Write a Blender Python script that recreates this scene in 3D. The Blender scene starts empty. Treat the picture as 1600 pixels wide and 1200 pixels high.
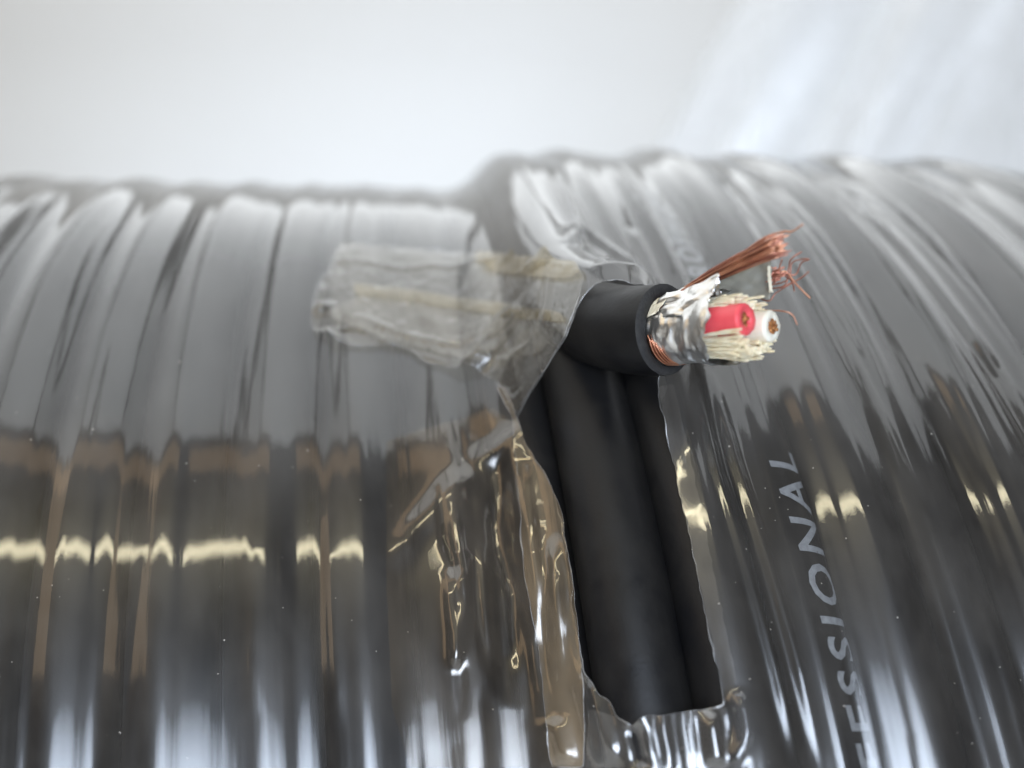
import bpy, bmesh, math, random
import numpy as np
from mathutils import Vector

random.seed(7)
rng = np.random.default_rng(7)
C = bpy.context.scene.collection
sc = bpy.context.scene
R_ = math.radians

# ------------------------------------------------------------------ camera
# Coil frame, millimetres: x along the coil axis, -y toward the camera, z up; the
# frame is then tipped by PHI and lifted so that the coil rests on the table (z = 0).
FPX, RC, DCAM = 1403.06, 67.05, 124.28
PIT, YAW, ROL = 0.35638, 0.05331, -0.00252
DR, TILT = 4.16, 7.5
PHI = R_(32.4)
HC = RC + DR + 1.0
cph, sph = math.cos(PHI), math.sin(PHI)

def world(p):
    p = np.asarray(p, float)
    o = np.empty_like(p)
    o[..., 0] = p[..., 0]
    o[..., 1] = p[..., 1] * cph + p[..., 2] * sph
    o[..., 2] = -p[..., 1] * sph + p[..., 2] * cph + HC
    return o * 0.001

_fw = np.array([math.sin(YAW) * math.cos(PIT), math.cos(YAW) * math.cos(PIT), math.sin(PIT)])
_rt = np.array([math.cos(YAW), -math.sin(YAW), 0.0])
_up = np.cross(_rt, _fw)
_c, _s = math.cos(ROL), math.sin(ROL)
RT, UP, FW = _rt * _c + _up * _s, _up * _c - _rt * _s, _fw
CAM = np.array([0, -DCAM, 0.0])

def ray(x, y):
    return FW + (x - 800) / FPX * RT + (600 - y) / FPX * UP

def at(x, y, depth):
    return CAM + ray(x, y) * depth

def hit(x, y, r):
    d = ray(x, y)
    a = d[1] ** 2 + d[2] ** 2; b = -2 * DCAM * d[1]; c = DCAM ** 2 - r * r
    q = max(b * b - 4 * a * c, 0)
    P = CAM + (-b - math.sqrt(q)) / (2 * a) * d
    return P[0], math.atan2(P[2], -P[1])

def project(p):
    v = p - CAM
    z = v @ FW
    return 800 + FPX * (v @ RT) / z, 600 - FPX * (v @ UP) / z

cd = bpy.data.cameras.new('camera')
cam = bpy.data.objects.new('camera', cd); C.objects.link(cam)
def wdir(v): return Vector((v[0], v[1] * cph + v[2] * sph, -v[1] * sph + v[2] * cph))
wr, wu, wf = wdir(RT), wdir(UP), wdir(FW)
from mathutils import Matrix
M4 = Matrix((wr, wu, -wf)).transposed().to_4x4()
M4.translation = Vector(world(CAM))
cam.matrix_world = M4
cd.sensor_width = 36; cd.lens = FPX / 1600 * 36
cd.clip_start = 0.002; cd.clip_end = 20
cd.dof.use_dof = True; cd.dof.focus_distance = 0.0555; cd.dof.aperture_fstop = 17
sc.camera = cam

# ------------------------------------------------------------------ light
w = bpy.data.worlds.new('World'); sc.world = w; w.use_nodes = True
w.node_tree.nodes['Background'].inputs[0].default_value = (0.60, 0.54, 0.48, 1)
w.node_tree.nodes['Background'].inputs[1].default_value = 0.10

def area(name, elev, dist, sx, sy, power, col, az=0, target=None, spread=180, flat=None):
    """rectangular lamp; elev measured from the back horizon over the zenith toward the camera side"""
    ld = bpy.data.lights.new(name, 'AREA'); ld.shape = 'RECTANGLE'
    ld.size, ld.size_y, ld.energy, ld.color = sx, sy, power, col
    ld.spread = R_(spread)
    o = bpy.data.objects.new(name, ld); C.objects.link(o)
    base = Vector((0, -0.035, 0.11))
    e = R_(elev)
    o.location = base + Vector((math.sin(R_(az)) * dist, math.cos(e) * dist, math.sin(e) * dist))
    t = Vector(target) if target else base
    o.rotation_euler = (t - o.location).to_track_quat('-Z', 'Y').to_euler()
    return o

area('overhead_fill', 64, 0.62, 0.50, 0.88, 2.1, (0.93, 0.97, 1.0))  # added panel, stands in for the bright white surroundings mirrored in the film
for x, sx in ((-0.80, 1.02), (0.52, 0.46)):
    sb = area('side_fill', 64, 0.62, sx, 0.88, 3.2 * sx, (0.93, 0.97, 1.0)); sb.location.x = x  # added panels; they widen and break up the reflections in the film
area('backdrop_fill', 50, 0.62, 1.6, 0.2, 2.5, (1, 0.99, 0.97), target=(0.0, 1.0, 0.28), spread=150)  # added fill that whitens the wall, no such source known
ws = area('warm_strip_fill', 104, 0.62, 0.75, 0.05, 0.10, (1.0, 0.66, 0.36)); ws.location.x = -0.36  # added strip, stands in for the brown beam mirrored in the film
tube = area('tube_lamp', 121, 0.62, 0.62, 0.024, 0.55, (1.0, 0.90, 0.62))
tube.location.x -= 0.27
wl = area('warm_side_fill', 122, 0.62, 0.55, 0.5, 0.8, (1.0, 0.72, 0.44)); wl.location.x = -0.85  # added amber fill that gives left-tilted film its brown reflections
area('window_lamp', 167, 0.75, 0.66, 0.70, 1.6, (0.72, 0.83, 1.0), spread=48)

sc.view_settings.view_transform = 'Standard'
sc.view_settings.look = 'None'
sc.view_settings.exposure = 0.15
sc.view_settings.gamma = 1
cy = sc.cycles
cy.use_denoising = True
cy.max_bounces = 14; cy.transparent_max_bounces = 32; cy.glossy_bounces = 6
cy.diffuse_bounces = 4; cy.transmission_bounces = 6
cy.caustics_reflective = False; cy.caustics_refractive = False
cy.sample_clamp_indirect = 6.0

# ------------------------------------------------------------------ materials
class NT:
    def __init__(s, name):
        s.m = bpy.data.materials.new(name); s.m.use_nodes = True
        s.t = s.m.node_tree; s.t.nodes.clear()
        s.out = s.n('ShaderNodeOutputMaterial')
    def n(s, typ, **kw):
        nd = s.t.nodes.new(typ)
        for k, v in kw.items(): setattr(nd, k, v)
        return nd
    def l(s, a, b): s.t.links.new(a, b)
    def val(s, sock, v):
        if hasattr(v, 'is_output'): s.l(v, sock)
        else: sock.default_value = v
    def math(s, op, a, b=0.0, clamp=False):
        nd = s.n('ShaderNodeMath', operation=op, use_clamp=clamp)
        s.val(nd.inputs[0], a); s.val(nd.inputs[1], b)
        return nd.outputs[0]
    def noise(s, vec, scale, detail=3, rough=0.5, dist=0.0):
        nd = s.n('ShaderNodeTexNoise'); s.l(vec, nd.inputs['Vector'])
        nd.inputs['Scale'].default_value = scale; nd.inputs['Detail'].default_value = detail
        nd.inputs['Roughness'].default_value = rough; nd.inputs['Distortion'].default_value = dist
        return nd.outputs['Fac']
    def ramp(s, fac, lo, hi, a=0.0, b=1.0):
        nd = s.n('ShaderNodeMapRange'); s.l(fac, nd.inputs['Value'])
        for k, v in zip(('From Min', 'From Max', 'To Min', 'To Max'), (lo, hi, a, b)):
            nd.inputs[k].default_value = v
        return nd.outputs[0]
    def bump(s, h, strength, dist):
        nd = s.n('ShaderNodeBump'); s.l(h, nd.inputs['Height'])
        nd.inputs['Strength'].default_value = strength; nd.inputs['Distance'].default_value = dist
        return nd.outputs['Normal']
    def mapping(s, vec, scale):
        nd = s.n('ShaderNodeMapping'); s.l(vec, nd.inputs['Vector']); nd.inputs['Scale'].default_value = scale
        return nd.outputs[0]

def obj_coord(t): return t.n('ShaderNodeTexCoord').outputs['Object']

def principled(name, col, rough, metal=0.0, col2=None, nscale=800, bump=0.0, bdist=0.0001, bscale=3000,
               spec=0.5, sss=0.0, stretch=None, rough_var=0.0):
    t = NT(name); p = t.n('ShaderNodeBsdfPrincipled'); v = obj_coord(t)
    if stretch: v = t.mapping(v, stretch)
    nz = t.noise(v, nscale, 4, 0.6)
    mx = t.n('ShaderNodeMix', data_type='RGBA')
    t.l(t.ramp(nz, 0.3, 0.7), mx.inputs[0])
    mx.inputs[6].default_value = (*col, 1); mx.inputs[7].default_value = (*(col2 or col), 1)
    t.l(mx.outputs[2], p.inputs['Base Color'])
    p.inputs['Metallic'].default_value = metal
    p.inputs['Specular IOR Level'].default_value = spec
    t.l(t.ramp(nz, 0.3, 0.7, rough - rough_var, rough + rough_var), p.inputs['Roughness'])
    if sss:
        p.inputs['Subsurface Weight'].default_value = sss
        p.inputs['Subsurface Radius'].default_value = (0.0008, 0.0006, 0.0005)
    if bump:
        t.l(t.bump(t.noise(v, bscale, 5, 0.6), bump, bdist), p.inputs['Normal'])
    t.l(p.outputs[0], t.out.inputs[0])
    return t.m

def thin_film(name, tint, haze, rough, haze_col=(0.85, 0.87, 0.9), layers=1.0, dust=0.0, bump=0.25, bscale=0.35, patchy=0.0, streak=0.05):
    """clear plastic sheet: two-sided Fresnel reflection over straight transmission, a little milky scatter, dust"""
    t = NT(name)
    uv = t.n('ShaderNodeUVMap').outputs[0]
    geo = t.n('ShaderNodeNewGeometry')
    h1 = t.noise(t.mapping(uv, (1.0, streak, 1)), bscale, 3, 0.5, 0.2)
    h2 = t.noise(t.mapping(uv, (1.0, 0.03, 1)), 2.0, 3, 0.6, 0.3)
    hh = t.math('ADD', h1, t.math('MULTIPLY', h2, 0.09))
    nrm = t.bump(hh, bump, 0.001)
    dt = t.n('ShaderNodeVectorMath', operation='DOT_PRODUCT')
    t.l(nrm, dt.inputs[0]); t.l(geo.outputs['Incoming'], dt.inputs[1])
    c = t.math('ABSOLUTE', dt.outputs['Value'])
    k = t.math('POWER', t.math('SUBTRACT', 1.0, c, True), 5.0)
    F = t.math('ADD', t.math('MULTIPLY', k, 0.96), 0.04)
    F2 = t.math('DIVIDE', t.math('MULTIPLY', F, 2.0 * layers), t.math('ADD', t.math('MULTIPLY', F, 2.0 * layers - 1.0), 1.0), True)
    gl = t.n('ShaderNodeBsdfGlossy'); gl.inputs['Roughness'].default_value = rough
    t.l(nrm, gl.inputs['Normal'])
    g2 = t.n('ShaderNodeBsdfGlossy'); g2.inputs['Roughness'].default_value = rough + 0.24
    t.l(nrm, g2.inputs['Normal'])
    gm = t.n('ShaderNodeMixShader'); t.l(t.math('MULTIPLY', t.math('SUBTRACT', 1.0, t.math('POWER', t.math('SUBTRACT', 1.0, c, True), 2.0)), 0.42), gm.inputs[0])
    t.l(gl.outputs[0], gm.inputs[1]); t.l(g2.outputs[0], gm.inputs[2])
    tr = t.n('ShaderNodeBsdfTransparent'); tr.inputs[0].default_value = (*tint, 1)
    df = t.n('ShaderNodeBsdfDiffuse'); df.inputs[0].default_value = (*haze_col, 1)
    tl = t.n('ShaderNodeBsdfTranslucent'); tl.inputs[0].default_value = (*haze_col, 1)
    dm = t.n('ShaderNodeMixShader'); dm.inputs[0].default_value = 0.35
    t.l(df.outputs[0], dm.inputs[1]); t.l(tl.outputs[0], dm.inputs[2])
    hz = t.noise(t.mapping(uv, (1, 0.45, 1)), 0.22, 4, 0.6)
    hf = t.ramp(hz, 0.35, 0.75, haze * (1 - patchy), haze * (1 + patchy))
    if dust:
        vo = t.n('ShaderNodeTexVoronoi'); t.l(uv, vo.inputs['Vector']); vo.inputs['Scale'].default_value = 1.5
        sz = t.math('MULTIPLY', vo.outputs['Color'], 0.17)
        sp = t.math('LESS_THAN', vo.outputs['Distance'], t.math('SUBTRACT', sz, 0.075))
        hf = t.math('MAXIMUM', hf, t.math('MULTIPLY', sp, dust))
        # fine scuffs across the turns
        sf = t.noise(t.mapping(uv, (0.6, 7.0, 1)), 1.6, 3, 0.7, 0.6)
        hf = t.math('ADD', hf, t.ramp(sf, 0.70, 0.80, 0.0, 0.05))
    m1 = t.n('ShaderNodeMixShader'); t.val(m1.inputs[0], hf); t.l(tr.outputs[0], m1.inputs[1]); t.l(dm.outputs[0], m1.inputs[2])
    m2 = t.n('ShaderNodeMixShader'); t.l(F2, m2.inputs[0]); t.l(m1.outputs[0], m2.inputs[1]); t.l(gm.outputs[0], m2.inputs[2])
    t.l(m2.outputs[0], t.out.inputs[0])
    return t.m

M = {}
M['jacket'] = principled('black_rubber_jacket', (0.007, 0.007, 0.008), 0.47, col2=(0.012, 0.011, 0.010), nscale=350, spec=0.32,
                         bump=0.22, bdist=0.00006, bscale=3800, rough_var=0.11)
M['jacket_cut'] = principled('cut_rubber', (0.012, 0.012, 0.013), 0.75, col2=(0.03, 0.028, 0.026), nscale=2500, bump=0.5, bdist=0.00012, bscale=5000)
M['inner'] = principled('inner_cable_rubber', (0.008, 0.008, 0.008), 0.6)
M['print'] = principled('grey_print', (0.27, 0.29, 0.31), 0.55, col2=(0.17, 0.18, 0.20), nscale=2600)
M['film'] = thin_film('clear_shrink_film', (0.975, 0.965, 0.95), 0.048, 0.06, haze_col=(0.86, 0.80, 0.72), layers=1.6, dust=0.75, bump=0.10, patchy=0.8)
M['edge'] = thin_film('torn_film_edge', (0.93, 0.92, 0.91), 0.22, 0.12, layers=2.0, bump=0.1, patchy=0.9)
M['tape'] = thin_film('clear_yellowed_tape', (0.96, 0.94, 0.90), 0.018, 0.045, haze_col=(0.90, 0.82, 0.74), layers=1.1, bump=0.22, bscale=1.1, patchy=0.8, streak=0.6)
M['film_amber_reflect'] = thin_film('amber_reflection_film', (0.95, 0.90, 0.82), 0.15, 0.06, haze_col=(0.92, 0.68, 0.42), bump=0.2, bscale=0.8, patchy=0.7, streak=0.04)  # warm reflection of the room painted into the haze colour
M['film_warm_reflect'] = thin_film('warm_reflection_film', (0.98, 0.95, 0.91), 0.022, 0.06, haze_col=(0.90, 0.70, 0.48), layers=0.5, bump=0.12, bscale=0.6, patchy=0.9, streak=0.04)  # paler warm reflection, also painted as haze colour
M['tape_amber_reflect'] = thin_film('amber_reflection_tape', (0.96, 0.90, 0.76), 0.05, 0.045, haze_col=(0.97, 0.82, 0.54), layers=1.1, bump=0.20, bscale=0.9, patchy=0.9, streak=0.9)  # golden reflection bands on the tape put into its colour
M['copper'] = principled('copper', (0.86, 0.47, 0.30), 0.38, 1.0, col2=(0.50, 0.22, 0.14), nscale=900)
M['copper_dark'] = principled('dulled_copper', (0.60, 0.27, 0.19), 0.45, 1.0, col2=(0.35, 0.16, 0.12), nscale=900)
M['copper_cut'] = principled('cut_copper', (0.72, 0.34, 0.13), 0.5, 0.7, col2=(0.25, 0.09, 0.03), nscale=4200, bump=0.6, bdist=0.0001, bscale=6000)
M['foil'] = principled('aluminium_foil', (0.90, 0.89, 0.86), 0.36, 1.0, col2=(0.72, 0.71, 0.68), nscale=1100, bump=0.35, bdist=0.00015, bscale=1300, rough_var=0.08)
M['red'] = principled('red_insulation', (0.88, 0.115, 0.13), 0.42, col2=(0.82, 0.085, 0.105), sss=0.25, nscale=1500)
M['white'] = principled('white_insulation', (0.95, 0.90, 0.78), 0.42, col2=(0.90, 0.83, 0.68), sss=0.15, nscale=1500)
M['yarn'] = principled('cream_yarn', (0.92, 0.85, 0.66), 0.75, col2=(0.82, 0.68, 0.42), nscale=1300, bump=0.6, bdist=0.0001, bscale=5200, sss=0.15)
M['paper'] = principled('cream_paper', (0.82, 0.76, 0.60), 0.7, col2=(0.74, 0.66, 0.48), nscale=1500)
M['wall'] = principled('white_painted_wall', (0.80, 0.815, 0.82), 0.85, col2=(0.78, 0.795, 0.80), nscale=6, bump=0.15, bdist=0.0004, bscale=220)
M['table'] = principled('white_table', (0.78, 0.78, 0.77), 0.6, col2=(0.74, 0.74, 0.73), nscale=12, bump=0.1, bdist=0.0003, bscale=300)

def sheet_plastic(name, col, trans, rough, alpha):
    t = NT(name); v = obj_coord(t)
    df = t.n('ShaderNodeBsdfDiffuse'); df.inputs[0].default_value = (*col, 1)
    tl = t.n('ShaderNodeBsdfTranslucent'); tl.inputs[0].default_value = (*col, 1)
    gl = t.n('ShaderNodeBsdfGlossy'); gl.inputs['Roughness'].default_value = rough
    tp = t.n('ShaderNodeBsdfTransparent')
    nz = t.noise(v, 60, 4, 0.6)
    nr = t.bump(nz, 0.2, 0.002); t.l(nr, gl.inputs['Normal'])
    a = t.n('ShaderNodeMixShader'); a.inputs[0].default_value = trans; t.l(df.outputs[0], a.inputs[1]); t.l(tl.outputs[0], a.inputs[2])
    b = t.n('ShaderNodeMixShader'); t.val(b.inputs[0], t.ramp(nz, 0.3, 0.7, alpha * 0.8, min(1, alpha * 1.2))); t.l(tp.outputs[0], b.inputs[1]); t.l(a.outputs[0], b.inputs[2])
    c = t.n('ShaderNodeMixShader'); c.inputs[0].default_value = 0.06; t.l(b.outputs[0], c.inputs[1]); t.l(gl.outputs[0], c.inputs[2])
    t.l(c.outputs[0], t.out.inputs[0])
    return t.m
M['bag'] = sheet_plastic('white_bag_plastic', (0.95, 0.96, 0.97), 0.5, 0.2, 0.5)
M['separator'] = sheet_plastic('grey_separator_film', (0.46, 0.44, 0.37), 0.4, 0.3, 0.85)

# ------------------------------------------------------------------ mesh helpers
def tag(o, label=None, cat=None, group=None, kind=None):
    for k, v in (('label', label), ('category', cat), ('group', group), ('kind', kind)):
        if v: o[k] = v
    return o

def empty(name, loc, label, cat):
    o = bpy.data.objects.new(name, None); C.objects.link(o)
    o.location = loc; o.empty_display_size = 0.01
    return tag(o, label, cat)

def mesh(name, verts, faces, mat, parent=None, uv=None, smooth=True, raw=False):
    """verts in coil-frame millimetres (raw: world metres)"""
    v = np.asarray(verts, float)
    v = v if raw else world(v)
    off = np.zeros(3); q = parent
    while q is not None:
        off += np.array(q.location); q = q.parent
    me = bpy.data.meshes.new(name)
    v = v - off
    if isinstance(faces, np.ndarray):
        nf, k = faces.shape
        me.vertices.add(len(v)); me.vertices.foreach_set('co', v.astype(np.float32).ravel())
        me.loops.add(nf * k); me.loops.foreach_set('vertex_index', faces.astype(np.int32).ravel())
        me.polygons.add(nf); me.polygons.foreach_set('loop_start', np.arange(0, nf * k, k, dtype=np.int32))
        me.update(calc_edges=True)
    else:
        me.from_pydata([tuple(p) for p in v], [], faces)
    me.polygons.foreach_set('use_smooth', [smooth] * len(me.polygons))
    if uv is not None:
        lay = me.uv_layers.new(name='UVMap')
        vi = np.empty(len(me.loops), np.int32); me.loops.foreach_get('vertex_index', vi)
        lay.data.foreach_set('uv', np.asarray(uv, np.float32)[vi].ravel())
    me.materials.append(mat); me.update()
    o = bpy.data.objects.new(name, me); C.objects.link(o); o.parent = parent
    return o

def sweep(pts, rad, nseg=12, cap=True, up=None, closed_end=0.0):
    pts = np.asarray(pts, float); n = len(pts)
    rad = np.full(n, rad, float) if np.isscalar(rad) else np.asarray(rad, float)
    T = np.gradient(pts, axis=0); T /= np.linalg.norm(T, axis=1)[:, None]
    u = np.array(up, float) if up is not None else np.array([0.31, 0.55, 0.77])
    u = u - T[0] * (u @ T[0]); u /= np.linalg.norm(u)
    ang = np.linspace(0, 2 * np.pi, nseg, endpoint=False)
    V = np.empty((n, nseg, 3))
    for i in range(n):
        u = u - T[i] * (u @ T[i]); u /= np.linalg.norm(u)
        b = np.cross(T[i], u)
        V[i] = pts[i] + rad[i] * (np.cos(ang)[:, None] * u + np.sin(ang)[:, None] * b)
    V = V.reshape(-1, 3)
    i = np.arange(n - 1)[:, None] * nseg; j = np.arange(nseg)[None]; k = (j + 1) % nseg
    F = np.stack([i + j, i + k, i + nseg + k, i + nseg + j], -1).reshape(-1, 4).tolist()
    if cap:
        F.append(list(range(nseg))[::-1]); F.append([(n - 1) * nseg + q for q in range(nseg)])
    return V, F

def spline(P, n):
    """Catmull-Rom through P, n samples"""
    P = np.asarray(P, float)
    Q = np.vstack([2 * P[0] - P[1], P, 2 * P[-1] - P[-2]])
    t = np.linspace(0, len(P) - 1 - 1e-9, n); i = t.astype(int); f = (t - i)[:, None]
    a, b, c, d = Q[i], Q[i + 1], Q[i + 2], Q[i + 3]
    return 0.5 * (2 * b + (c - a) * f + (2 * a - 5 * b + 4 * c - d) * f ** 2 + (3 * b - a - 3 * c + d) * f ** 3)

def grid_faces(nu, nv):
    i, j = np.meshgrid(np.arange(nu - 1), np.arange(nv - 1), indexing='ij')
    a = i * nv + j
    return np.stack([a, a + 1, a + nv + 1, a + nv], -1).reshape(-1, 4)

def vnoise(x, y, seed):
    """smooth value noise, arrays in, about -1..1"""
    r = np.random.default_rng(seed).uniform(-1, 1, (64, 64))
    xi = np.floor(x).astype(int); yi = np.floor(y).astype(int)
    fx = x - xi; fy = y - yi
    fx = fx * fx * (3 - 2 * fx); fy = fy * fy * (3 - 2 * fy)
    g = lambda a, b: r[a % 64, b % 64]
    return (g(xi, yi) * (1 - fx) + g(xi + 1, yi) * fx) * (1 - fy) + (g(xi, yi + 1) * (1 - fx) + g(xi + 1, yi + 1) * fx) * fy

# ------------------------------------------------------------------ setting
def box_raw(name, lo, hi, mat):
    x0, y0, z0 = lo; x1, y1, z1 = hi
    v = [(x, y, z) for x in (x0, x1) for y in (y0, y1) for z in (z0, z1)]
    f = [(0, 1, 3, 2), (4, 6, 7, 5), (0, 4, 5, 1), (2, 3, 7, 6), (0, 2, 6, 4), (1, 5, 7, 3)]
    return mesh(name, v, f, mat, raw=True, smooth=False)
tag(box_raw('table_top', (-1.4, -0.6, -0.03), (1.4, 0.997, -0.0004), M['table']), kind='structure')
tag(box_raw('wall', (-3.0, 1.0, -0.6), (3.0, 1.04, 1.6), M['wall']), kind='structure')

# ------------------------------------------------------------------ the coil
A = 2.87                                    # cable radius
TH0, TH1 = R_(-130), R_(230)
coil = empty('cable_coil', (0.004, 0, 0), 'coil of black round cable with a stripped end sticking out of torn plastic', 'cable')

class Turn:
    def __init__(s, x0, rad, seed, wob=0.22, a=A, pitch=5.6, t0=TH0, t1=TH1, bend=0.0):
        s.x0, s.rad, s.a, s.pitch, s.t0, s.t1, s.bend = x0, rad, a, pitch, t0, t1, bend
        g = np.random.default_rng(seed)
        s.k = g.uniform(-1, 1, (3, 2)) * wob; s.ph = g.uniform(0, 6.28, (3, 2))
    def X(s, t):
        o = s.x0 - TILT * np.sin(t) + s.pitch * t / (2 * np.pi) * 0.0
        for i in range(3): o = o + s.k[i, 0] * np.sin((i + 1) * 1.3 * t + s.ph[i, 0])
        return o + s.bend * np.clip(t - 0.15, 0, 1) ** 1.5
    def R(s, t):
        o = s.rad + 0 * t
        for i in range(3): o = o + 0.5 * s.k[i, 1] * np.sin((i + 1) * 1.1 * t + s.ph[i, 1])
        return o
    def pts(s, n=150):
        t = np.linspace(s.t0, s.t1, n)
        r = s.R(t)
        return np.stack([s.X(t), -np.cos(t) * r, np.sin(t) * r], -1)

RA, RB = RC - A, RC + DR - A
turns1 = [Turn(0.6 + 6.15 * k, RA + 0.25 * ((k % 2) - .5), 100 + k) for k in range(-10, 4)]
xs2 = [10.8, 16.1, 21.5, 26.1, 31.0, 36.2, 41.4, 46.5, 51.7, 56.9, 62.1]
turns2 = [Turn(x, RB + (0.45 if i % 2 else -0.25), 300 + i, bend=(-2.2 if i == 2 else 0)) for i, x in enumerate(xs2)]
turn_objs = []
for tn in turns1 + turns2:
    V, F = sweep(tn.pts(), tn.a, 22, up=(1, 0, 0))
    turn_objs.append(mesh('cable_turn', V, F, M['jacket'], coil))
text_turn = turns2[2]; text_obj = turn_objs[len(turns1) + 2]

# the layers underneath, one ribbed ring
nx = 260; xx = np.linspace(-62, 66, nx); tt = np.linspace(0, 2 * np.pi, 97)
prof = RA - 4.6 + np.abs(np.sin(np.pi * xx / 6.0)) * 1.6
XX, TT = np.meshgrid(xx, tt, indexing='ij')
V = np.stack([XX - TILT * np.sin(TT), -np.cos(TT) * prof[:, None], np.sin(TT) * prof[:, None]], -1).reshape(-1, 3)
mesh('inner_winding', V, grid_faces(nx, 97), M['inner'], coil)

# the loose end: comes over the top on the upper layer, lifts off and turns out to the camera
end_t = np.linspace(R_(230), R_(47), 70)
xe, te = hit(838, 318, RC + DR)
X0e = xe + TILT * math.sin(te)
arc = np.stack([X0e - TILT * np.sin(end_t), -np.cos(end_t) * (RB - 0.5), np.sin(end_t) * (RB - 0.5)], -1)
E0 = at(1040, 515, 56.0)
AX = 0.66 * RT - 0.75 * FW + 0.02 * UP; AX /= np.linalg.norm(AX)
p0 = arc[-1]; t0 = arc[-1] - arc[-2]; t0 /= np.linalg.norm(t0)
dd = np.linalg.norm(E0 - p0)
f = np.linspace(0, 1, 90)[1:, None]
herm = (2 * f**3 - 3 * f**2 + 1) * p0 + (f**3 - 2 * f**2 + f) * t0 * dd * 1.25 + (3 * f**2 - 2 * f**3) * E0 + (f**3 - f**2) * AX * dd * 1.0
lead_pts = np.vstack([arc, herm])
V, F = sweep(lead_pts, A, 32, cap=False, up=(1, 0, 0))
nring = len(lead_pts)
# cut face and bore
UA = UP - AX * (UP @ AX); UA /= np.linalg.norm(UA)
VA = np.cross(AX, UA)
if VA @ RT < 0: VA = -VA
def loc(a, u, v): return E0 + AX * a + UA * u + VA * v
end = mesh('cable_end', V, F, M['jacket'], coil)
end['label'] = 'stripped end of the black cable bending out of the wrap'
an = np.linspace(0, 2 * np.pi, 48, endpoint=False)
fv = []
for rr, aa, ou, ov in ((A * 0.998, -0.02, 0, 0), (A * 0.985, 0.05, 0, 0), (2.5, 0.07, -.05, .1), (2.16, 0.03, -0.12, 0.2), (2.1, -2.0, -0.12, 0.2)):
    for q in an:
        j = 0.03 * math.sin(q * 5 + rr) + 0.02 * math.sin(q * 11)
        fv.append(loc(aa + j * (rr < 2.8), rr * math.sin(q) + ou, rr * math.cos(q) + ov))
ff = []
for r in range(4):
    for k in range(48):
        ff.append((r * 48 + k, r * 48 + (k + 1) % 48, (r + 1) * 48 + (k + 1) % 48, (r + 1) * 48 + k))
mesh('cut_face', fv, ff, M['jacket_cut'], end)

BU, BV = -0.12, 0.22                        # bundle centre in the bore
def bl(a, u, v): return loc(a, u + BU, v + BV)

# aluminium foil shield, crumpled
na, nq = 60, 90
fv = []
for i in range(na):
    for k in range(nq):
        q = 2 * math.pi * k / (nq - 1) * 0.93 + 0.75       # open seam near the top
        edge = 4.35 + 0.35 * math.sin(q * 2.3 + 1) + 0.16 * math.sin(q * 7) + 0.09 * math.sin(q * 17 + 2)
        a = -0.6 + (edge + 0.6) * i / (na - 1)
        cr = float(vnoise(np.array(a * 2.1 + 5), np.array(q * 1.7 + 3), 5)) * 0.11 + float(vnoise(np.array(a * 4.7 + 9 + q), np.array(q * 4 + 1), 6)) * 0.06
        cr += 0.05 * abs(math.sin(a * 3.1 + q * 1.8))
        r = 1.97 + cr + 0.16 * max(0, a - 2.2)
        fv.append(bl(a, r * math.sin(q), r * math.cos(q)))
mesh('foil_shield', fv, grid_faces(na, nq), M['foil'], end)

def patch(name, corners, mat, n=26, bulge=0.0, rough=0.05, seed=1, ragged=0.06, thick=0.03, fold=None):
    """curved sheet piece through four corners (coil-frame points), given real thickness"""
    a, b, c, d = [np.asarray(p, float) for p in corners]
    nrm = np.cross(b - a, d - a); nrm /= np.linalg.norm(nrm)
    P = []
    for i in range(n):
        for j in range(n):
            s, t = i / (n - 1), j / (n - 1)
            p = (a * (1 - s) + b * s) * (1 - t) + (d * (1 - s) + c * s) * t
            p = p + nrm * (bulge * (1 - (2 * t - 1) ** 2))
            p = p + nrm * rough * float(vnoise(np.array(s * 4.2 + seed), np.array(t * 4.2 + seed * 3), seed))
            p = p + nrm * rough * .5 * float(vnoise(np.array(s * 9 + seed), np.array(t * 8 + seed * 3), seed + 1))
            if i in (0, n - 1): p = p + (b - a) / np.linalg.norm(b - a) * rng.uniform(-ragged, ragged)
            if j in (0, n - 1): p = p + (d - a) / np.linalg.norm(d - a) * rng.uniform(-ragged, ragged)
            P.append(p)
    P = np.array(P); V = np.vstack([P, P - nrm * thick])
    F = grid_faces(n, n); F2 = F[:, ::-1] + n * n
    rim = []
    idx = [i * n for i in range(n)] + [(n - 1) * n + j for j in range(1, n)] + [i * n + n - 1 for i in range(n - 2, -1, -1)] + [j for j in range(n - 2, 0, -1)]
    for k in range(len(idx)):
        p, q = idx[k], idx[(k + 1) % len(idx)]
        rim.append((p, q, q + n * n, p + n * n))
    return mesh(name, V, np.vstack([F, F2, np.array(rim)]), mat, end)

# the foil lifted off along the top
patch('foil_flap', (bl(0.1, 0.7, -1.95), bl(4.3, 0.75, -1.85), bl(4.5, 3.05, -0.7), bl(0.8, 2.2, -1.0)), M['foil'], bulge=0.18, rough=0.17, seed=3, ragged=0.09)
patch('foil_flap', (bl(3.0, 2.3, -0.9), bl(4.3, 2.9, -0.6), bl(4.0, 1.7, 0.1), bl(3.0, 1.8, 0.0)), M['foil'], bulge=-0.1, rough=0.12, seed=8, ragged=0.08, n=16)
patch('paper_wrap', (bl(-0.1, 0.75, -2.02), bl(0.9, 1.1, -1.98), bl(1.3, 2.15, -1.2), bl(0.2, 2.0, -1.15)), M['paper'], bulge=0.1, rough=0.06, seed=4, ragged=0.05, n=14)
patch('separator_film', (bl(3.3, 1.9, 0.6), bl(6.5, 1.5, 1.2), bl(6.8, 4.1, 0.6), bl(3.4, 3.5, -0.1)), M['separator'], bulge=-0.45, rough=0.14, seed=12, ragged=0.07, thick=0.06)
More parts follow.
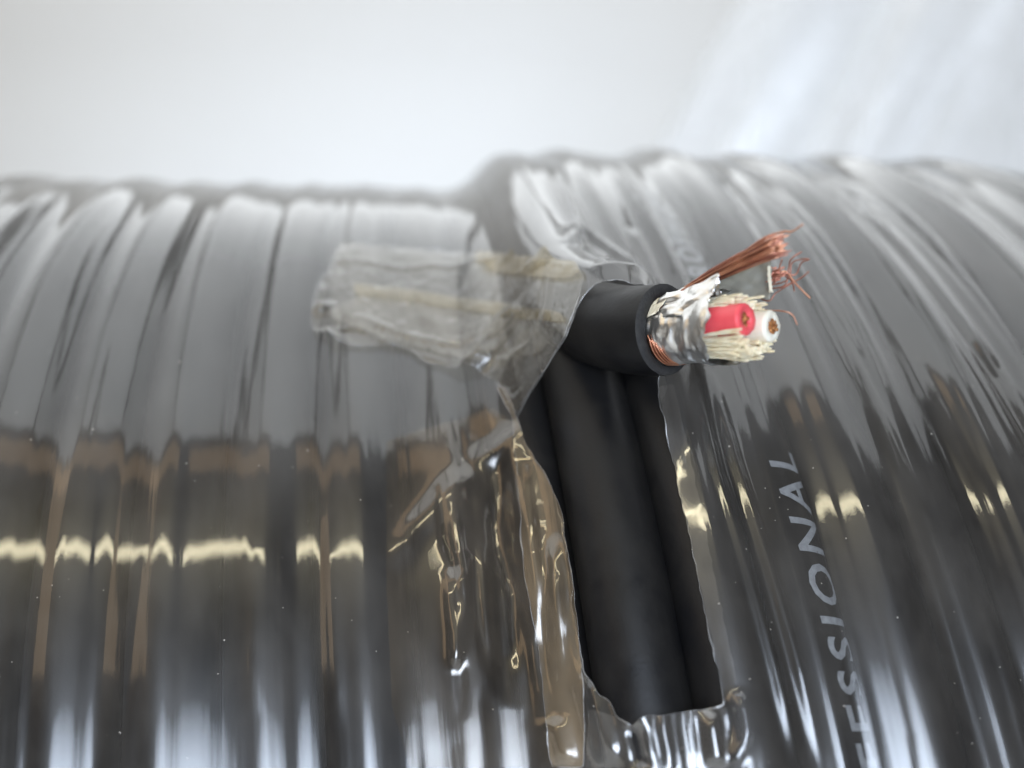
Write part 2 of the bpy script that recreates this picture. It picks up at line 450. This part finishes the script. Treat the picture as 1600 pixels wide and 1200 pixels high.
patch('separator_film', (bl(6.55, 1.9, 1.13), bl(6.75, 1.9, 1.18), bl(6.85, 3.4, 0.82), bl(6.68, 3.4, 0.76)), M['paper'], bulge=0.05, rough=0.04, seed=14, ragged=0.04, n=10)  # pale strip: highlight along the separator's right edge, put into colour

# conductors
def conductor(name, u, v, L, mat, du=0.0, dv=0.0, core_in=0.0, r=0.94):
    P = [bl(-1.0, u * 0.6, v * 0.8), bl(2.5, u, v), bl(L - 1, u + du * .6, v + dv * .6), bl(L, u + du, v + dv)]
    S = spline(P, 30); T = S[-1] - S[-2]; T /= np.linalg.norm(T)
    rad = np.full(30, r); rad[-1] = r * 0.93; rad[-2] = r * 0.985
    V, F = sweep(S, rad, 28, cap=False)
    V[-28:] += rng.uniform(-.03, .03, (28, 3)); V[-56:-28] += rng.uniform(-.015, .015, (28, 3))
    n0 = len(V); ring = V[-28:]; c = ring.mean(0)
    ring2 = c + (ring - c) * 0.52 + T * 0.015
    ring3 = c + (ring - c) * 0.47 - T * (0.30 if core_in else 0.06)
    jit = rng.uniform(0.9, 1.1, 28)[:, None]
    ring2 = c + (ring2 - c) * jit; ring3 = c + (ring3 - c) * jit
    V = np.vstack([V, ring2, ring3])
    for base in (n0 - 28, n0):
        for k in range(28):
            F.append((base + k, base + (k + 1) % 28, base + 28 + (k + 1) % 28, base + 28 + k))
    o = mesh(name, V, F, mat, end)
    # stranded core: seven twisted wires
    for k in range(16):
        q = k * math.pi / 5 + (0.4 if k > 9 else 0); rr = (0.36 if k < 10 else 0.16) + rng.uniform(-.03, .03)
        e1 = UA - T * (UA @ T); e1 /= np.linalg.norm(e1); e2 = np.cross(T, e1)
        pp = []
        for i in range(8):
            f = i / 7; tw = q + f * 0.5
            pp.append(S[-1] - T * (1.6 * (1 - f)) + T * (0.08 - core_in + rng.uniform(-.1, .1)) + (e1 * math.sin(tw) + e2 * math.cos(tw)) * rr)
        W, G = sweep(pp, 0.105, 7)
        mesh('copper_core_wire', W, G, M['copper_cut'], end)
    return o
conductor('red_conductor', 0.22, -0.90, 6.35, M['red'], du=0.05, dv=-0.02, core_in=0.24)
conductor('white_conductor', -0.02, 0.96, 6.75, M['white'], du=-0.06, dv=0.10)

# cream filler yarn packed round the conductors
def yarn(q0, q1, r0, r1, L, rad, back=0.0, end_in=0.0):
    P = []
    for i in range(7):
        f = i / 6; q = q0 + (q1 - q0) * f; r = r0 + (r1 - r0) * f - end_in * max(0, f - .75) * 4
        P.append(bl(0.5 + (L - 0.5) * f, r * math.sin(q), r * math.cos(q) * 0.98) + rng.uniform(-.04, .04, 3))
    S = spline(P, 26)
    rr = rad * (1 + 0.16 * np.sin(np.arange(26) * 1.3 + q0 * 7)); rr[-1] *= 0.55; rr[0] *= .6
    V, F = sweep(S, rr, 9)
    mesh('filler_yarn', V, F, M['yarn'], end)
for k in range(66):                       # upper side
    q = R_(20 + k * 1.7) + rng.uniform(-.06, .06)
    yarn(q, q + rng.uniform(-.15, .3), 1.35 + rng.uniform(-.1, .1), 1.82 + rng.uniform(-.2, .12), 5.6 + rng.uniform(-.9, .5) + (0.4 if k < 27 else 0), rng.uniform(.06, .10), end_in=rng.uniform(0, .2))
for k in range(16):
    q = R_(36 + k * 5)
    yarn(q, q - 0.2, 1.25, 1.38, 5.3 + rng.uniform(-.4, .5), 0.14)
for k in range(90):                       # lower side
    q = R_(200 + k * 1.77) + rng.uniform(-.06, .06)
    yarn(q, q + rng.uniform(-.3, .3), 1.35 + rng.uniform(-.1, .1), 2.0 + rng.uniform(-.3, .12), 6.2 + rng.uniform(-.8, .6), rng.uniform(.06, .10), end_in=rng.uniform(0, .22))
for k in range(24):
    q = R_(210 + k * 5.6)
    yarn(q, q + rng.uniform(-.3, .3), 1.2, 1.4 + rng.uniform(-.25, .15), 6.0 + rng.uniform(-.5, .5), 0.15, end_in=0.05)
# loops of yarn lying across the lower cut
for k in range(7):
    q = R_(222 + k * 15); r = 1.35
    P = [bl(5.7 + .1 * k, r * math.sin(q), r * math.cos(q)), bl(6.25, (r + .2) * math.sin(q + .2), (r + .2) * math.cos(q + .2)),
         bl(6.2, (r + .35) * math.sin(q + .5), (r + .35) * math.cos(q + .5)), bl(5.6, (r + .55) * math.sin(q + .6), (r + .55) * math.cos(q + .6))]
    V, F = sweep(spline(P, 18), 0.13, 8); mesh('filler_yarn', V, F, M['yarn'], end)

# copper braid strands combed up and away
def strand(P, rad, mat, n=22):
    V, F = sweep(spline(P, n), rad, 6)
    mesh('copper_strand', V, F, mat, end)
for k in range(64):
    g = rng.normal(0, 1, 3)
    th = rng.uniform(-0.95, 0.55)
    u0, v0 = 2.02 * math.cos(th), 2.02 * math.sin(th) - 0.1
    L = rng.uniform(7.7, 8.5)
    w1, w2 = rng.uniform(-1, 1, 2)
    P = [bl(-0.6, u0 * .95, v0 * .95), bl(0.6, u0 + .12, v0), bl(2.6, 2.60 + .24 * w1, -0.55 + .30 * w2 + v0 * .1),
         bl(5.0, 3.45 + .42 * w1, -0.40 + .40 * w2), bl(L, 4.4 + .62 * w1 + .12 * g[0], -0.2 + .75 * w2 + .12 * g[1])]
    strand(P, rng.uniform(0.030, 0.042), M['copper'] if k % 2 else M['copper_dark'])
strand([bl(2, 2.5, -.5), bl(5, 3.75, -.4), bl(7, 4.8, -.2), bl(8.2, 5.05, 0.0), bl(8.7, 5.0, .1), bl(9.4, 5.3, .1)], 0.05, M['copper'], 40)
for k in range(22):                       # the second bunch behind the separator
    w1, w2 = rng.uniform(-1, 1, 2); L = rng.uniform(6.4, 7.4)
    P = [bl(-0.6, 1.4, 1.3), bl(1.5, 1.75, 1.5), bl(4.0, 2.4 + .25 * w1, 1.55 + .2 * w2), bl(L, 2.75 + .42 * w1 + 0.25, 1.6 + .3 * w2)]
    strand(P, rng.uniform(0.048, 0.062), M['copper_dark'])
stray = [((1222, 448), (1232, 420), (1236, 405), (1253, 393)), ((1226, 440), (1237, 412), (1249, 406), (1262, 404)),
         ((1222, 430), (1243, 429), (1252, 411), (1265, 405)), ((1215, 450), (1236, 442), (1252, 434), (1264, 424)),
         ((1208, 438), (1226, 424), (1246, 446), (1266, 466)), ((1198, 470), (1212, 458), (1226, 449), (1240, 441)),
         ((1214, 424), (1228, 432), (1238, 440), (1241, 455)), ((1205, 446), (1214, 428), (1219, 414), (1222, 405))]
for k, q in enumerate(stray):
    strand([bl(4.5, 2.4, 1.5)] + [at(x, y, 52.4 - 0.25 * i) for i, (x, y) in enumerate(q)], 0.058 if k == 4 else 0.042, M['copper'] if k == 4 else M['copper_dark'], 40)
strand([bl(5.5, 1.0, 1.7), at(1222, 486, 51.6), at(1238, 492, 51.4), at(1246, 508, 51.3)], 0.035, M['copper'], 24)
# strands still wound round the base of the foil
for k in range(11):
    r = 2.03 + 0.035 * (k % 3); a = 0.10 + 0.075 * k
    P = [bl(a - 0.05 + 0.25 * f * (k / 9 - .3), r * math.sin(q), r * math.cos(q)) for f, q in zip(np.linspace(0, 1, 14), np.linspace(R_(188 + 3 * k), R_(345 - 6 * k), 14))]
    strand(P, 0.062, M['copper'], 40)

# ------------------------------------------------------------------ lettering printed on one turn
def lettering(txt, start, size, phi0, adv=None):
    cu = bpy.data.curves.new('lettering', 'FONT'); cu.body = txt; cu.size = size; cu.space_character = 1.26
    cu.resolution_u = 3; cu.offset = 0.06
    to = bpy.data.objects.new('tmp', cu); C.objects.link(to)
    dg = bpy.context.evaluated_depsgraph_get()
    me = bpy.data.meshes.new_from_object(to.evaluated_get(dg))
    bm = bmesh.new(); bm.from_mesh(me)
    bmesh.ops.triangulate(bm, faces=bm.faces)
    for _ in range(2):
        ed = [e for e in bm.edges if e.calc_length() > 0.35]
        if ed: bmesh.ops.subdivide_edges(bm, edges=ed, cuts=1)
        bmesh.ops.triangulate(bm, faces=bm.faces)
    bm.verts.ensure_lookup_table()
    co = np.array([v.co[:] for v in bm.verts]); fc = np.array([[v.index for v in f.verts] for f in bm.faces])
    bm.free(); bpy.data.objects.remove(to); bpy.data.meshes.remove(me)
    tn = text_turn
    # x along the cable (up), y across (letter tops toward -x)
    xe_ = co[:, 0].max()
    t = start + (co[:, 0] - xe_) / (tn.rad + tn.a)
    ph = phi0 + 1.3 * (start - t) - (co[:, 1] - size * 0.35) / tn.a       # angle from the crest toward +x
    rr = tn.R(t) + (tn.a + 0.015) * np.cos(ph); x = tn.X(t) + (tn.a + 0.015) * np.sin(ph)
    V = np.stack([x, -np.cos(t) * rr, np.sin(t) * rr], -1)
    mesh('printed_lettering', V, fc, M['print'], text_obj, smooth=False)
_, tL = hit(1238, 690, RC + DR + .4)
lettering('PROFESSIONAL', tL, 3.3, 0.40)
_, tO = hit(1020, 345, RC + DR + .4)
lettering('MICROPHONE', tO + 0.115, 2.75, -0.15)

# ------------------------------------------------------------------ shrink wrap
XS = np.concatenate([np.arange(-60, 68, 0.23)])
th_f = np.arange(-24, 74, 0.21)
TS = np.radians(np.concatenate([np.arange(-130, -24, 4.0), th_f, np.arange(74, 230.1, 4.0)]))
nX, nT = len(XS), len(TS)
S0 = XS[None, :] - TILT * np.sin(TS)[:, None]          # actual x of every vertex (film follows the lay)
obs = np.full((nT, nX), RA - 2.5)
for tn in turns1 + turns2:
    xc = tn.X(TS)[:, None]; rc = tn.R(TS)[:, None]
    d2 = tn.a ** 2 - (S0 - xc) ** 2
    obs = np.where(d2 > 0, np.maximum(obs, rc + np.sqrt(np.maximum(d2, 0))), obs)
# the loose end under the wrap
for p in lead_pts[::1]:
    t = math.atan2(p[2], -p[1]); r = math.hypot(p[1], p[2])
    if t < -1.7: t += 2 * math.pi
    if (p - E0) @ AX > -3.9 and r > RB + 2: continue
    rows = np.where(np.abs(TS - t) < (R_(2.5) if R_(-24) < t < R_(74) else R_(4)))[0]
    for i in rows:
        ds = (TS[i] - t) * r
        d2 = A ** 2 - (S0[i] - p[0]) ** 2 - min(ds * ds, 0)
        obs[i] = np.where(d2 > 0, np.maximum(obs[i], r + np.sqrt(np.maximum(d2, 0))), obs[i])
h = obs.copy() + 0.15
SAG = (0.0011 + 0.0018 / (1 + np.exp(-(XS - 6) / 2.5)))[None, 1:-1]
fine = (TS > R_(-24)) & (TS < R_(74))
fi = np.where(fine)[0]; f0, f1 = fi[1], fi[-1]
for it in range(300):
    a = h.copy()
    a[:, 1:-1] = 0.5 * (h[:, 2:] + h[:, :-2]) - SAG
    a[f0:f1, 1:-1] = 0.25 * (h[f0:f1, 2:] + h[f0:f1, :-2] + h[f0 + 1:f1 + 1, 1:-1] + h[f0 - 1:f1 - 1, 1:-1]) - SAG / 2
    h = np.maximum(a, obs + 0.15)
# gentle smoothing along the turns
for it in range(24):
    hf = h[fine]; hf[1:-1] = 0.5 * hf[1:-1] + 0.25 * (hf[2:] + hf[:-2]); h[fine] = hf
h = np.maximum(h, obs + 0.08)
GX, GT = np.meshgrid(XS, np.degrees(TS) * 1.2, indexing='xy')      # millimetres along / around
contact = np.exp(-np.maximum(h - obs - 0.15, 0) / 0.25)
wr_amp = 0.25 + 0.75 * (1 - contact)
h = h + wr_amp * (0.13 * vnoise(GX / 3.1 + 7, GT / 55 + 3, 21) + 0.08 * vnoise(GX / 1.2, GT / 38, 22)) \
      + 0.015 * vnoise(GX / 6 + 20, GT / 14 + 9, 23)

def to_param(x, y, rad):
    X, t = hit(x, y, rad)
    return X + TILT * math.sin(t), math.degrees(t) * 1.2
def seg_dist(poly, PX, PY):
    d = np.full(PX.shape, 1e9); s = np.zeros(PX.shape); tot = len(poly) - 1
    for k in range(tot):
        ax, ay = poly[k]; bx, by = poly[k + 1]
        L2 = (bx - ax) ** 2 + (by - ay) ** 2 + 1e-12
        f = np.clip(((PX - ax) * (bx - ax) + (PY - ay) * (by - ay)) / L2, 0, 1)
        q = np.hypot(PX - ax - f * (bx - ax), PY - ay - f * (by - ay))
        s = np.where(q < d, (k + f) / tot, s); d = np.minimum(d, q)
    return d, s
def crease(poly_px, height, width, rad=RC + 3, taper=True):
    global h
    P = [to_param(x, y, rad) for x, y in poly_px]
    d, s = seg_dist(P, GX, GT)
    tp = np.clip(4 * s * (1 - s) * 1.6, 0, 1) if taper else 1
    h = h + height * tp * np.exp(-(d / width) ** 2)
# fine tension creases running with the turns
cg = np.random.default_rng(77)
for k in range(190):
    x0 = cg.uniform(-48, 52) if k < 80 else cg.uniform(8, 52); g0 = cg.uniform(-28, 60); ln = cg.uniform(8, 40); sl = cg.uniform(-.05, .05)
    if x0 < -10 and cg.uniform() < 0.5: continue
    ds = GX - x0 - sl * (GT - g0)
    f = np.clip((GT - g0) / ln, 0, 1)
    h = h + cg.choice([-1, 1, 1]) * cg.uniform(.05, .16) * np.maximum(0, 1 - np.abs(ds) / cg.uniform(.3, .6)) * (4 * f * (1 - f))
crease([(855, 248), (888, 320), (904, 372), (886, 432)], 0.85, 0.75, RC + DR)
crease([(904, 372), (950, 402), (1000, 440)], 0.6, 0.6, RC + DR)
crease([(948, 255), (1000, 322), (1045, 400), (1075, 470)], 0.6, 0.55, RC + DR)
crease([(985, 360), (1012, 410), (1035, 470)], 0.4, 0.5, RC + DR)
crease([(1110, 580), (1150, 720), (1195, 860), (1240, 1010), (1285, 1190)], 0.38, 0.35, RC + DR)
crease([(1085, 600), (1120, 740), (1170, 900), (1215, 1060), (1245, 1190)], 0.35, 0.35, RC + DR)
crease([(1340, 330), (1420, 400), (1500, 500), (1560, 590)], 0.35, 0.5, RC + DR)
crease([(735, 690), (800, 660), (815, 760), (850, 900), (862, 990)], 0.55, 0.8, RC + 3)
for k in range(14):
    xq = 690 + 15 * k + cg.uniform(-6, 6); yq = cg.uniform(690, 900)
    crease([(xq, yq), (xq + cg.uniform(0, 14), yq + 90), (xq + cg.uniform(8, 34), yq + cg.uniform(150, 280))], cg.uniform(.1, .3) * cg.choice([-1, 1]), cg.uniform(.22, .4), RC + 2)
crease([(700, 880), (710, 990), (712, 1045)], 0.35, 0.4, RC + 1)
crease([(735, 850), (722, 960), (714, 1045)], 0.35, 0.4, RC + 1)
crease([(790, 690), (780, 800), (795, 960), (800, 1100)], -0.35, 0.8, RC + 2)
crease([(600, 880), (650, 810), (700, 760), (760, 712)], 0.25, 0.9, RC + 1)
crease([(515, 800), (520, 980), (527, 1140)], 0.10, 0.45, RC)
crease([(402, 800), (398, 960), (396, 1120)], 0.07, 0.4, RC)
crease([(915, 1050), (935, 1120), (960, 1199)], 0.6, 0.55, RC + 3)
crease([(985, 1130), (1000, 1199)], -0.5, 0.5, RC + 3)
for k in range(16):
    xq = 905 + 16 * k + cg.uniform(-6, 6)
    crease([(xq, 1085 + cg.uniform(-20, 25)), (xq + cg.uniform(0, 14), 1140), (xq + cg.uniform(8, 30), 1199)], cg.uniform(.06, .2) * cg.choice([-1, 1]), cg.uniform(.2, .32), RC + 3)
crease([(1100, 1110), (1112, 1199)], 0.5, 0.4, RC + 3)
crease([(1140, 1080), (1150, 1140), (1135, 1199)], 0.55, 0.45, RC + 3)
crease([(870, 1120), (890, 1199)], 0.5, 0.6, RC + 3)

P3 = np.stack([S0, -np.cos(TS)[:, None] * h, np.sin(TS)[:, None] * h], -1)
flat = P3.reshape(-1, 3)
px, py = project(flat)
UVF = np.stack([GX.ravel(), GT.ravel()], -1)
front = np.repeat((TS > R_(-24)) & (TS < R_(58)), nX)

def poly_sd(poly, x, y):
    """signed distance to a closed pixel polygon, positive outside"""
    pl = list(poly) + [poly[0]]
    d, _ = seg_dist(pl, x, y)
    ins = np.zeros(x.shape, bool)
    for k in range(len(poly)):
        x0, y0 = pl[k]; x1, y1 = pl[k + 1]
        c = ((y0 > y) != (y1 > y)) & (x < (x1 - x0) * (y - y0) / (y1 - y0 + 1e-12) + x0)
        ins ^= c
    return np.where(ins, -d, d)

def rough_poly(poly, amp, step, seed):
    g = np.random.default_rng(seed); out = []
    pl = list(poly) + [poly[0]]
    for k in range(len(poly)):
        a, b = np.array(pl[k], float), np.array(pl[k + 1], float)
        n = max(1, int(np.linalg.norm(b - a) / step))
        for i in range(n):
            p = a + (b - a) * i / n
            out.append(tuple(p + g.uniform(-amp, amp, 2) * (i > 0)))
    return out

def clip_grid(faces, sd, verts, uv):
    """keep the part of a quad grid with sd > 0, cutting quads exactly on the outline; returns also the outline edges"""
    s = sd[faces]
    keep = faces[(s > 0).all(1)]
    mixed = faces[(s > 0).any(1) & ~(s > 0).all(1)]
    tris = np.vstack([keep[:, [0, 1, 2]], keep[:, [0, 2, 3]]])
    nv = [verts]; nuv = [uv]; cache = {}; extra = []; cnt = len(verts); newt = []; cut = []
    newv = []; newuv = []
    def mid(a, b):
        nonlocal cnt
        k = (min(a, b), max(a, b))
        if k not in cache:
            f = sd[a] / (sd[a] - sd[b])
            newv.append(verts[a] + (verts[b] - verts[a]) * f); newuv.append(uv[a] + (uv[b] - uv[a]) * f)
            cache[k] = cnt; cnt += 1
        return cache[k]
    for q in mixed:
        for tri in ((q[0], q[1], q[2]), (q[0], q[2], q[3])):
            poly = []; ce = []
            for i in range(3):
                a, b = tri[i], tri[(i + 1) % 3]
                if sd[a] > 0: poly.append(a)
                if (sd[a] > 0) != (sd[b] > 0):
                    m = mid(a, b); poly.append(m); ce.append(m)
            for i in range(1, len(poly) - 1): newt.append((poly[0], poly[i], poly[i + 1]))
            if len(ce) == 2: cut.append(ce)
    if newv:
        verts = np.vstack([verts, newv]); uv = np.vstack([uv, newuv]); tris = np.vstack([tris, newt])
    used = np.unique(tris); remap = np.full(len(verts), -1); remap[used] = np.arange(len(used))
    return verts[used], remap[tris], uv[used], [[remap[a], remap[b]] for a, b in cut]

hole = [(905, 470), (880, 532), (832, 608), (806, 652), (818, 690), (838, 722), (858, 752), (872, 796), (884, 850), (891, 900), (896, 958),
        (904, 1004), (912, 1052), (928, 1068), (938, 1088), (956, 1104), (968, 1124), (984, 1134), (1002, 1120), (1050, 1115),
        (1098, 1109), (1134, 1101), (1126, 1062), (1108, 990), (1090, 905), (1076, 832), (1060, 760), (1044, 686), (1026, 600), (1046, 560), (1046, 480), (1010, 446), (962, 436), (930, 444)]
holeR = rough_poly(hole, 3.2, 7, 4)
sd = np.where(front, poly_sd(holeR, px, py), 50.0)
FACES = grid_faces(nT, nX)
fv, ft, fuv, cut = clip_grid(FACES, sd, flat, UVF)
wrap = empty('shrink_wrap', (0.004, 0, 0), 'clear shrink film stretched tight round the cable coil, torn open', 'plastic wrap')
mesh('clear_film', fv, ft, M['film'], wrap, uv=fuv)

def chain(cut):
    nb = {}
    for a, b in cut: nb.setdefault(a, []).append(b); nb.setdefault(b, []).append(a)
    seen = set(); out = []
    for s in nb:
        if s in seen: continue
        c = [s]; seen.add(s)
        while True:
            nx_ = [n for n in nb[c[-1]] if n not in seen]
            if not nx_: break
            c.append(nx_[0]); seen.add(nx_[0])
        out.append(c)
    return out
def edge_bead(name, pts, mat, parent, r0=0.05, r1=0.13, seed=0, lift=0.04):
    pts = pts[::2] if len(pts) > 60 else pts
    n = len(pts)
    if n < 6: return
    k = np.array([.25, .5, .25]); Q = pts.copy()
    for c in range(3): Q[1:-1, c] = np.convolve(pts[:, c], k, 'valid')
    rad = np.hypot(Q[:, 1], Q[:, 2])[:, None]
    Q = Q + Q * np.array([0, 1, 1]) / rad * lift
    rr = r0 + (r1 - r0) * np.clip(vnoise(np.arange(n) / 7.0, np.full(n, seed * 1.37), 31) * 1.3, 0, 1)
    V, F = sweep(Q, rr, 6)
    mesh(name, V, F, mat, parent, uv=np.stack([V[:, 0], V[:, 2]], -1))
for ci, c in enumerate(chain(cut)):
    edge_bead('torn_edge', fv[c], M['edge'], wrap, 0.018, 0.075, ci)

def layer(name, poly, mat, parent, lift, seed, rough=1.6, step=9, wrk=0.12, bead=True, r1=0.1, extra=None):
    """a second sheet lying on the film inside a pixel outline"""
    pl = rough_poly(poly, rough, step, seed)
    d = -poly_sd(pl, px, py); d = np.where(front, d, -50.0)
    dm = d.reshape(nT, nX)
    rows = np.where((dm > -12).any(1))[0]; cols = np.where((dm > -12).any(0))[0]
    r0, r1_, c0, c1 = rows[0], rows[-1] + 1, cols[0], cols[-1] + 1
    hh = h + lift + wrk * (vnoise(GX / 2.1 + seed, GT / 2.9 + 5, seed + 40) + 0.5 * vnoise(GX / 0.9, GT / 1.1 + seed, seed + 41))
    if extra is not None: hh = extra(hh)
    hh = np.maximum(hh, h + 0.05)
    Q = np.stack([S0, -np.cos(TS)[:, None] * hh, np.sin(TS)[:, None] * hh], -1)[r0:r1_, c0:c1]
    uvs = np.stack([GX, GT], -1)[r0:r1_, c0:c1].reshape(-1, 2)
    v, t, u, cu = clip_grid(grid_faces(r1_ - r0, c1 - c0), dm[r0:r1_, c0:c1].ravel(), Q.reshape(-1, 3), uvs)
    o = mesh(name, v, t, mat, parent, uv=u)
    if bead:
        for ci, c in enumerate(chain(cu)): edge_bead('torn_edge', v[c], M['edge'], parent, 0.015, r1 * 0.7, seed + ci)
    return o

# a second ply of film along the tear and the strip left below the hole
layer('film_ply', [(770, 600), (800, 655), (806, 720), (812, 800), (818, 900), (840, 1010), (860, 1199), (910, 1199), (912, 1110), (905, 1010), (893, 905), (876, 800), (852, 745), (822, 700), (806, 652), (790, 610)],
      M['film_amber_reflect'], wrap, 0.28, 51, wrk=0.10, r1=0.09)  # amber tint of this ply paints the film's warm reflection
layer('film_ply', [(604, 690), (660, 672), (770, 640), (800, 660), (812, 760), (824, 900), (850, 1020), (868, 1199), (640, 1199), (612, 1100), (604, 900)], M['film_warm_reflect'], wrap, 0.12, 53, rough=1.0, wrk=0.04, bead=False)  # extra sheet added to carry the painted brown reflection further left
layer('film_ply', [(918, 1108), (960, 1118), (986, 1136), (1002, 1122), (1050, 1117), (1134, 1103), (1140, 1199), (915, 1199)], M['film'], wrap, 0.2, 57, wrk=0.05, bead=False)
layer('film_ply', [(1028, 604), (1044, 690), (1062, 770), (1090, 905), (1128, 1070), (1136, 1100), (1150, 1060), (1128, 960), (1100, 820), (1072, 690), (1052, 600)], M['film'], wrap, 0.14, 63, wrk=0.05, bead=False)
# torn tab curling off the left edge
tb = [at(893, 915, 59.5), at(903, 880, 58.9), at(921, 915, 58.6), at(905, 946, 59.6)]
P = []
for i in range(8):
    for j in range(8):
        s, t = i / 7, j / 7
        p = (tb[0] * (1 - s) + tb[1] * s) * (1 - t) + (tb[3] * (1 - s) + tb[2] * s) * t
        P.append(p - FW * 0.35 * math.sin(s * 3.1) * math.sin(t * 2.4 + .3) + rng.uniform(-.05, .05, 3))
mesh('film_tab', P, grid_faces(8, 8), M['tape'], wrap, uv=[(p[0], p[2]) for p in P])

# ------------------------------------------------------------------ tape
def ridges(lines):
    def fn(hh):
        for poly, ht, wd in lines:
            P = [to_param(x, y, RC + 1) for x, y in poly]
            d, _ = seg_dist(P if len(P) > 1 else P * 2, GX, GT)
            if len(poly) == 1:
                hh = hh + 2.2 * ht * np.exp(-((GX - P[0][0]) ** 2 / 1.8 + (GT - P[0][1]) ** 2) / (1.15 * wd) ** 2); continue
            hh = hh + 0.5 * ht * np.maximum(0, 1 - d / (0.5 * wd))
        return hh
    return fn
tape = empty('clear_tape', (-0.003, -0.055, 0.1), 'yellowed clear tape strip stuck on the film beside the cable end', 'tape')
layer('tape_strip', [(532, 383), (620, 390), (722, 399), (820, 408), (898, 416), (912, 440), (904, 472), (882, 530), (858, 572), (826, 616), (803, 652), (790, 622), (772, 598), (744, 586), (706, 583),
                     (660, 566), (640, 552), (612, 545), (556, 545), (520, 538), (491, 524), (486, 500), (494, 462), (512, 432)],
      M['tape'], tape, 0.32, 71, rough=2.0, wrk=0.10, r1=0.08,
      extra=ridges([([(525, 396), (700, 406), (905, 428)], .5, .9), ([(495, 505), (560, 505), (690, 555)], .5, .8), ([(700, 520), (790, 530), (800, 560), (740, 566)], .7, .7), ([(870, 450), (855, 500), (835, 590)], .8, .8),
        ([(506, 521)], .5, .6), ([(738, 563)], .6, .7), ([(782, 536)], .6, .7), ([(720, 582)], .4, .5), ([(800, 590)], .4, .5), ([(497, 470)], .3, .5)]))
layer('tape_fold', [(742, 402), (800, 408), (898, 420), (906, 436), (880, 446), (806, 440), (744, 430)], M['tape_amber_reflect'], tape, 0.62, 77, rough=1.0, wrk=0.08, bead=False,  # golden reflection band painted as an amber strip
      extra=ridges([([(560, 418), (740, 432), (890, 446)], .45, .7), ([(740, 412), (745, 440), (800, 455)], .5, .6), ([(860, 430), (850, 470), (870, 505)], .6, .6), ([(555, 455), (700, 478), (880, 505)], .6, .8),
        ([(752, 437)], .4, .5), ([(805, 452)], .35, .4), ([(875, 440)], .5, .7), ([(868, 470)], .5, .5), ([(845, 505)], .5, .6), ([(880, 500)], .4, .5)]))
layer('tape_fold', [(552, 450), (640, 460), (760, 478), (872, 496), (884, 512), (800, 504), (690, 486), (556, 466)], M['tape_amber_reflect'], tape, 0.5, 79, rough=1.0, wrk=0.08, bead=False)  # thin reflection streak, painted the same way
layer('tape_fold', [(505, 500), (560, 470), (690, 490), (800, 506), (870, 520), (845, 560), (760, 575), (690, 560), (600, 535)], M['tape'], tape, 0.55, 83, rough=1.5, wrk=0.12, bead=False,
      extra=ridges([([(560, 490), (700, 530), (790, 540)], .4, .7), ([(740, 540), (770, 560), (830, 545)], .7, .6)]))

# ------------------------------------------------------------------ plastic bag behind, crumpled
bag = empty('plastic_bag', (0.16, 0.27, 0.0), 'thin white plastic bag standing rumpled behind the coil', 'bag')
nu, nv = 120, 60
BVt = []
for i in range(nu):
    q = 2 * math.pi * i / (nu - 1)
    for j in range(nv):
        f = j / (nv - 1); z = 0.26 * f
        pinch = (1 - 0.40 * f ** 1.3)
        fo = 0.10 * math.sin(q * 7 + 2 * math.sin(f * 2.2)) * (0.3 + f) + 0.06 * math.sin(q * 13 + 4 * f) + 0.06 * float(vnoise(np.array(q * 2.5), np.array(f * 4.0), 91))
        rx, ry = 0.135 * pinch * (1 + fo), 0.07 * pinch * (1 + 1.3 * fo)
        BVt.append((0.16 + rx * math.cos(q) + 0.085 * f - 0.022, 0.27 + ry * math.sin(q) + 0.02 * f, z))
mesh('bag_sheet', BVt, grid_faces(nu, nv), M['bag'], bag, raw=True)
